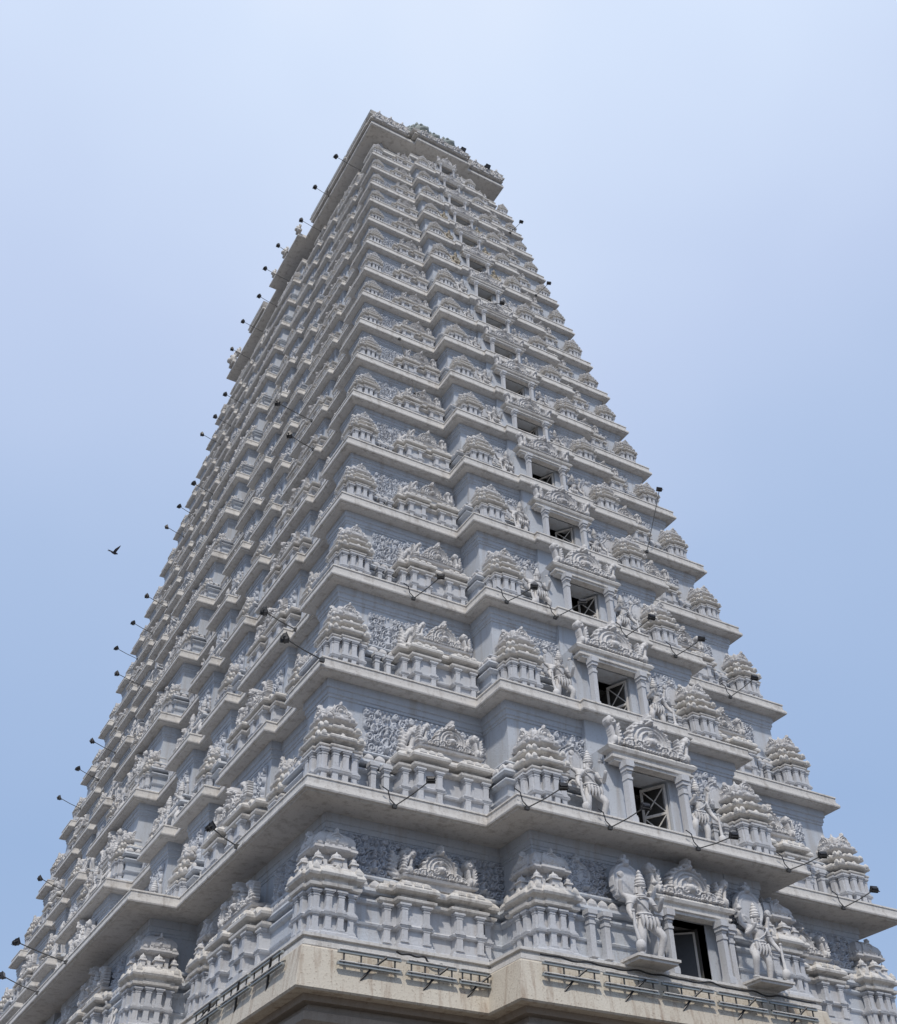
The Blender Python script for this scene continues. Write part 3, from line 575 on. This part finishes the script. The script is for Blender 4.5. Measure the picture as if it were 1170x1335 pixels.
    for u in ((.85, .70, .42, .30, .12) if s == 0 else (.753, .695, .525, .362, .26, .20)):
        for sgn in ((-1, 1) if u < .5 or s == 0 else (1,)): link('relief_panel', random.choice(PAN), tower, mat=at('L', sgn*u*b, a-WIN(s)*k+.02+d_at(sLu, sgn*u*b), z0+(.565 if s == 0 else .46)*H, .054*b, 1.2*k, (.36 if s == 0 else .45)*H))
    hwl = .035*b; dz_ = .46*k if s else 1.0
    for n_, (u, d) in enumerate(st):
        for sgn in (-1, 1):
            lab = 'pale guardian statue on the %s storey, left face, %s pair, %s one' % (ORD[s], 'nearer' if sgn > 0 else 'farther', 'outer' if n_ == 0 else 'inner')
            guardian('L', sgn*u*b, ea+d-ins-.25*k, z0+.03, .62*H, sgn*(1 if n_ else -1) > 0, lab, s <= 1, SLG)
            if n_: link('back_plate', HALO, tower, mat=at('L', sgn*(u+.032)*b, ea+d-ins-.45*k, z0+.38*H, .06*b, 1.4*k, .45*H))
    if s:
        for n_, (u, d) in enumerate(((.612, -.34*k), (.443, -.2*k))):
            for sgn in (-1, 1):
                lab = 'pale guardian statue on the %s storey, left face, standing in the %s %s recess' % (ORD[s], 'nearer' if sgn > 0 else 'farther', 'outer' if n_ == 0 else 'inner')
                guardian('L', sgn*u*b, ea+d-ins-.1*k, z0+.03, .60*H, random.random() < .5, lab, False, SLG)
        for u, d in ((.30, -.3*k), (.185, -.3*k), (.855, -.3*k)):
            for sgn in (-1, 1): put_parts('bay_shrine', KP, KJ, at('L', sgn*u*b, ea+d-ins-wk*.3, z0, wk*.8, wk*.8, hk*jit(.04)), 0)
    for sgn in (-1, 1):
        lab = 'pale guardian statue %s the central opening on the %s storey, left face' % ('before' if sgn > 0 else 'beyond', ORD[s])
        guardian('L', sgn*.066*b, ea+dz_-ins-.2*k, z0+.03, .66*H, sgn < 0, lab, s <= 1, SLG)
        link('back_plate', HALO, tower, mat=at('L', sgn*.066*b, ea+dz_-ins-.4*k, z0+.42*H, .05*b, 1.4*k, .42*H))
    doorway('L', 99, 0, ea+dz_-ins-.35*k, hwl, z0, H, k, ea+dz_-ins-.35*k-(a+d_at(sLu, 0)-WIN(s)*k))
# ------------------------------------------------------------------ roof above the slab
zt = h[18]+.34; a, b = A[18], B[18]
def vault():
    m = MB(); n = 18; rings = []
    for j in range(n+1):
        t = math.pi*j/n; r = 2.0; x = -r*math.cos(t)*1.05; z = .6+3.6*math.sin(t)**.8
        rings.append((x, z))
    prof = [(-2.1, 0)]+rings+[(2.1, 0)]
    m.loft([[(x, y, zt+z) for x, z in prof] for y in (6.2, -6.2)]); return m
link('vault_roof', vault().mesh('vault_roof', M_COR, 40), tower)
m = MB()
for y in np.linspace(-5, 5, 7): m.lathe([(.25, 0), (.3, .1), (.12, .2), (.35, .5), (.3, .7), (.1, .85), (.16, .95), (.05, 1.2), (.01, 1.6)], (0, y, zt+4.1), 12)
link('roof_finials', m.mesh('roof_finials', M_ORN), tower)
# carved blocks that stand on the edge of the slab
m = MB(); plan_loft(m, [(-.5, -.3), (.5, -.3), (.5, .4), (-.5, .4)], [(0, 0), (0, .10), (-.03, .12), (-.03, .22), (.03, .27), (.05, .36), (.0, .42), (-.05, .44), (-.05, .52), (0, .56), (.02, .64), (-.06, .72), (-.25, .9)]); BLK = m.mesh('parapet_block', M_COR)
for u, wd, hh in ((-.74, .56, .9), (-.02, .80, .62), (.71, .54, .85)):
    Mb = at('R', u*a, b+(.33 if abs(u) < .1 else .05)-.3, zt-.02, wd*a, 1.1, hh); e = link('parapet_block', BLK, tower, mat=Mb); inv = Mb.inverted()
    for t in (-.3, 0, .3): link('gable', KUDU, e, mat=inv @ at('R', u*a+t*wd*a, b+.08+(.28 if abs(u) < .1 else 0), zt+.02*hh, wd*a*.42, .9, hh*1.25))
# lion-faced crests in green-grey above the middle of the short side
def lion():
    m = MB(); m.ball((0, 0, .32), (.26, .22, .30), 12, 8); m.ball((0, -.2, .22), (.15, .14, .12), 10, 6); m.ball((-.1, -.18, .42), .06, 8, 5); m.ball((.1, -.18, .42), .06, 8, 5)
    for sx_ in (-1, 1): m.lathe([(.05, 0), (.07, .05), (.01, .2)], (.17*sx_, 0, .55), 8)
    for t in range(10):
        an = math.pi*t/9; m.ball((.32*math.cos(an), .05, .3+.32*math.sin(an)), .075, 8, 5)
    m.box(-.25, .25, -.1, .25, 0, .15); return m
LION = lion().mesh('lion_crest', M_GRN, 50)
for u, s_ in ((-.42, .6), (-.27, 1.25), (-.08, 1.0), (.13, 1.15), (.28, .55), (.36, .4)): link('lion_crest', LION, tower, mat=at('R', u*a, b+.05, zt+.40, s_*1.25, s_, s_*1.15))
LION2 = LION.copy(); LION2.materials.clear(); LION2.materials.append(M_COR)
for u, s_ in ((.72, .7), (.20, .7), (.02, .8), (-.14, .6), (-.9, 1.2), (-.8, .7)): link('lion_crest', LION2, tower, mat=at('L', u*b, a+.02+(.40 if abs(u) < .21 else 0), zt-.05, s_*1.1, s_*.8, s_*1.0))
for u in (.60, .85, .4, -.5): 
    e = link('parapet_block', BLK, tower, mat=at('L', u*b, a-.2, zt-.02, .22*b, 1.0, .8))
# ------------------------------------------------------------------ floodlights
m = MB(); plan_loft(m, [(-.13, -.10), (.13, -.10), (.13, .10), (-.13, .10)], [(-.05, -.09), (0, -.05), (0, .05), (.015, .06), (.015, .08)])
for t in range(5): m.box(-.10+.045*t, -.085+.045*t, -.07, .07, -.13, -.085)
HEAD = m.mesh('lamp_head', M_BLK)
m = MB(); m.box(-.115, .115, -.09, .09, .081, .088); LENS = m.mesh('lens', M_GLS)
m = MB(); m.tube([(-.15, 0, 0), (-.15, 0, -.14), (.15, 0, -.14), (.15, 0, 0)], .014, 6); YOKE = m.mesh('yoke', M_MET)
def ray(px, z=None, y=None, x=None):
    d = (R2*((px[0]-585)/1443.1) + U2*(-(px[1]-667.5)/1443.1) + fw)
    t = (z-CP.z)/d.z if z is not None else ((y-CP.y)/d.y if y is not None else (x-CP.x)/d.x)
    return CP+t*d
def floodlight(p0, p1, label, group, aim, sz=1.0, cable=False):
    e = thing('floodlight', label, 'floodlight', group, p0)
    d = Vector(p1)-Vector(p0); m = MB(); m.tube([(0, 0, 0), tuple(d*.5+Vector((0, 0, -.02))), tuple(d*.97)], .019*sz, 6); m.box(-.07*sz, .07*sz, -.03, .03, -.07*sz, .05*sz)
    link('arm', m.mesh('arm', M_MET), e)
    q = Vector(aim).to_track_quat('Z', 'Y').to_matrix().to_4x4(); Mh = Matrix.Translation(d) @ q @ Matrix.Scale(sz, 4)
    hd = link('lamp_head', HEAD, e, mat=Mh); link('lens', LENS, hd); link('yoke', YOKE, e, mat=Mh)
    if cable:
        m = MB(); m.tube([(.0, -.02, .02), (-.12, -.035, .10), (-.16, -.04, .26), (-.28, -.03, .32)], .012, 5); link('cable', m.mesh('cable', M_BLK), e)
FG = 'floodlights on arms along the cornices'
RIGHT = {1: [(562, 1017), (735, 1026), (842, 1052), (957, 1090), (1073, 1115), (1140, 1160)], 3: [(575, 752), (697, 765), (760, 785), (850, 805), (915, 833), (984, 884)], 5: [(860, 638)], 8: [(543, 515)], 10: [(655, 395)], 12: [(716, 369)], 15: [(680, 289)]}
for lv, pts in RIGHT.items():
    for n_, px in enumerate(pts):
        i = lv; segs = seg_right(i)
        yh = -(B[i]+.75*sc(i)**.5+(pR(i) if True else 0)); P = ray(px, y=yh)
        for it in range(3):
            d = d_at(segs, P.x-.35); yh = -(B[i]+d+.62); P = ray(px, y=yh)
        P0 = Vector((P.x-.42*sc(i), -(B[i]+d_at(segs, P.x-.42))-.01, h[i]+.02))
        floodlight(P0, P, 'black floodlight on an arm over the %s cornice, %s from near corner, right face' % (ORD[lv-1], ORD[n_].replace('bottom', 'first')), FG, (random.uniform(.1, .4), .75, random.uniform(.4, .8)), .60, lv <= 3)
LEFT = [(438, 204), (411, 244), (393, 287), (363, 320), (346, 350), (338, 386), (317, 419), (303, 455), (294, 514), (281, 543), (264, 566), (253, 630), (234, 660), (218, 687), (192, 777), (174, 812), (152, 845), (153, 878), (121, 966), (102, 1002), (78, 1040), (53, 1145), (22, 1228), (3, 1272), (378, 567), (345, 797), (372, 832), (275, 1078), (362, 525)]
used = {}
for px in LEFT:
    best = None
    for i in range(1, 19):
        P = ray(px, z=h[i]+.45)
        if abs(P.y) > B[i]+.3: continue
        want = A[i]+max(0, d_at(seg_left(i), -P.y))+.95; sc_ = abs(-P.x-want)
        if best is None or sc_ < best[0]: best = (sc_, i, P, d_at(seg_left(i), -P.y))
    if best is None or best[0] > 1.1: continue
    _, i, P, d = best; used[i] = used.get(i, 0)+1
    P0 = Vector((-(A[i]+d)-.01, P.y-.1, h[i]+.12))
    floodlight(P0, P, 'small black floodlight jutting from the left face at the %s cornice, %s one down' % (ORD[i-1], ORD[used[i]-1].replace('bottom', 'first')), FG, (.8, random.uniform(-.5, .2), random.uniform(.3, .7)), .7)
for px, u in (((604, 195), .28), ((636, 217), .7)):
    P = ray(px, y=-b-.2); floodlight(Vector((u*a, -b+.1, zt-.03)), P, 'tiny black floodlight standing on the roof slab, %s one at the top' % ('left' if u < .5 else 'right'), FG, (0, -.5, -.6), .85)
# ------------------------------------------------------------------ tube light racks and cables along the ledge
RG = 'tube light racks along the ledge'
def rack(face, u0, u1, o, z, label, n=4):
    F = FR if face == 'R' else FL; e = thing('tube_light_rack', label, 'light rack', RG); e.matrix_world = F @ Matrix.Translation(((u0+u1)/2, -o, z)); L = (u1-u0)/2
    for dz_, dy in ((0, -.13), (-.19, -.115)):
        m = MB(); m.box(-L, L, dy-.028, dy+.028, dz_-.022, dz_+.025, .010); q = link('housing', m.mesh('housing', M_TUB), e)
        m = MB(); m.tube([(-L+.03, dy-.03, dz_+.035), (L-.03, dy-.03, dz_+.035)], .013, 8); link('tube', m.mesh('tube', M_COR), q)
    for t in np.linspace(-.8, .8, n):
        m = MB(); m.box(t*L-.012, t*L+.012, -.14, -.12, -.19, .0); m.tube([(t*L, -.13, -.15), (t*L, .02, -.08)], .012, 5); link('bracket', m.mesh('bracket', M_MET), e)
    m = MB(); m.tube([(.3, -.17, .0), (.05, -.1, -.2), (-.2, -.02, -.48), (-.3, .0, -.5)], .022, 6); m.box(-.37, -.27, -.03, .02, -.55, -.46); link('stay', m.mesh('stay', M_BLK), e)
zr = h[0]-.30; b0 = B[0]; a0 = A[0]
for n_, (u0, u1) in enumerate(((-6.75, -5.55), (-5.45, -4.45), (-4.40, -3.75))):
    rack('R', u0, u1, b0+.06, zr, 'grey two-tube light rack on the beige ledge, %s from the near corner' % ('first', 'second', 'third')[n_])
for n_, u0 in enumerate((-3.35, -2.05, -.75, .55, 1.85)):
    rack('R', u0, u0+1.22, b0+1.11, zr, 'grey two-tube light rack on the projecting ledge under the doorway, %s from its left end' % ('first', 'second', 'third', 'fourth', 'fifth')[n_])
for n_, u0 in enumerate((15.2, 13.7, 12.2)):
    rack('L', u0, u0+1.4, a0+.06, zr+.05, 'grey two-tube light rack on the left side ledge, %s from the near corner' % ('first', 'second', 'third')[n_])
def cable(pts, label, r=.016):
    m = MB(); m.tube([tuple(p) for p in pts], r, 6); o = thing('cable', label, 'cable', None, me=m.mesh('cable', M_BLK)); return o
def wig(p, q, n, amp):
    p, q = Vector(p), Vector(q); k = [(random.uniform(1, n*.25), random.uniform(0, 6.3), random.uniform(.3, 1)) for _ in range(5)]
    W_ = lambda t, o: amp*sum(c*math.sin(6.28*f*t+ph+o) for f, ph, c in k)*.5*min(1, 8*t, 8*(1-t))
    return [p.lerp(q, t)+Vector((W_(t, 1)*.6, W_(t, 4)*.2, W_(t, 0))) for t in np.linspace(0, 1, n*3)]
cable(wig((-5.6, -b0-.10, h[0]-.12), (-4.7, -b0-.12, h[0]-.22), 12, .06), 'tangled black cable hanging on the ledge between the light racks near the corner')
cable(wig((-3.55, -b0-.9, h[0]-.10), (-3.45, -b0-1.12, h[0]-.8), 10, .07), 'tangled black cable falling down the corner of the projecting ledge')
cable(wig((-3.3, -b0-1.13, h[0]-.12), (3.2, -b0-1.13, h[0]-.12), 60, .03), 'long thin black cable along the top of the projecting ledge')
cable(wig((-a0-.10, -13.2, h[0]-.2), (-a0-.12, -11.4, h[0]-.5), 14, .09), 'looped black cable sagging under the rack on the left side ledge')
# ------------------------------------------------------------------ bird
Pb = ray((149, 721), y=-8.0)
def bird():
    e = thing('flying_bird', 'dark bird flying with raised wings in the sky left of the tower', 'bird', None, Pb)
    m = MB(); m.tube([(-.20, 0, 0), (-.16, 0, .0), (-.08, 0, 0), (.04, 0, 0), (.12, 0, .02), (.165, 0, .03), (.21, 0, .02)], [.01, .03, .05, .06, .045, .035, .006], 10); m.add([(-.18, -.03, 0), (-.18, .03, 0), (-.34, .07, .0), (-.34, -.07, .0)], [(0, 1, 2, 3), (3, 2, 1, 0)])
    link('body', m.mesh('body', M_BRD, 60), e)
    for s in (-1, 1):
        m = MB(); rings = []
        for t, sp, up_, ch in ((0, .03, .02, .16), (.4, .18, .13, .15), (.7, .30, .17, .11), (1, .46, .26, .02)):
            rings.append([(-ch*.6-.06*t, s*sp, up_), (ch*.4-.06*t, s*sp, up_), (ch*.3-.06*t, s*sp, up_+.012), (-ch*.6-.06*t, s*sp, up_+.008)])
        m.loft(rings if s > 0 else [list(reversed(r)) for r in rings]); link('wing', m.mesh('wing', M_BRD), e)
    e.rotation_euler = (math.radians(12), math.radians(-8), math.radians(25)); e.scale = (.62, .62, .62)
bird()
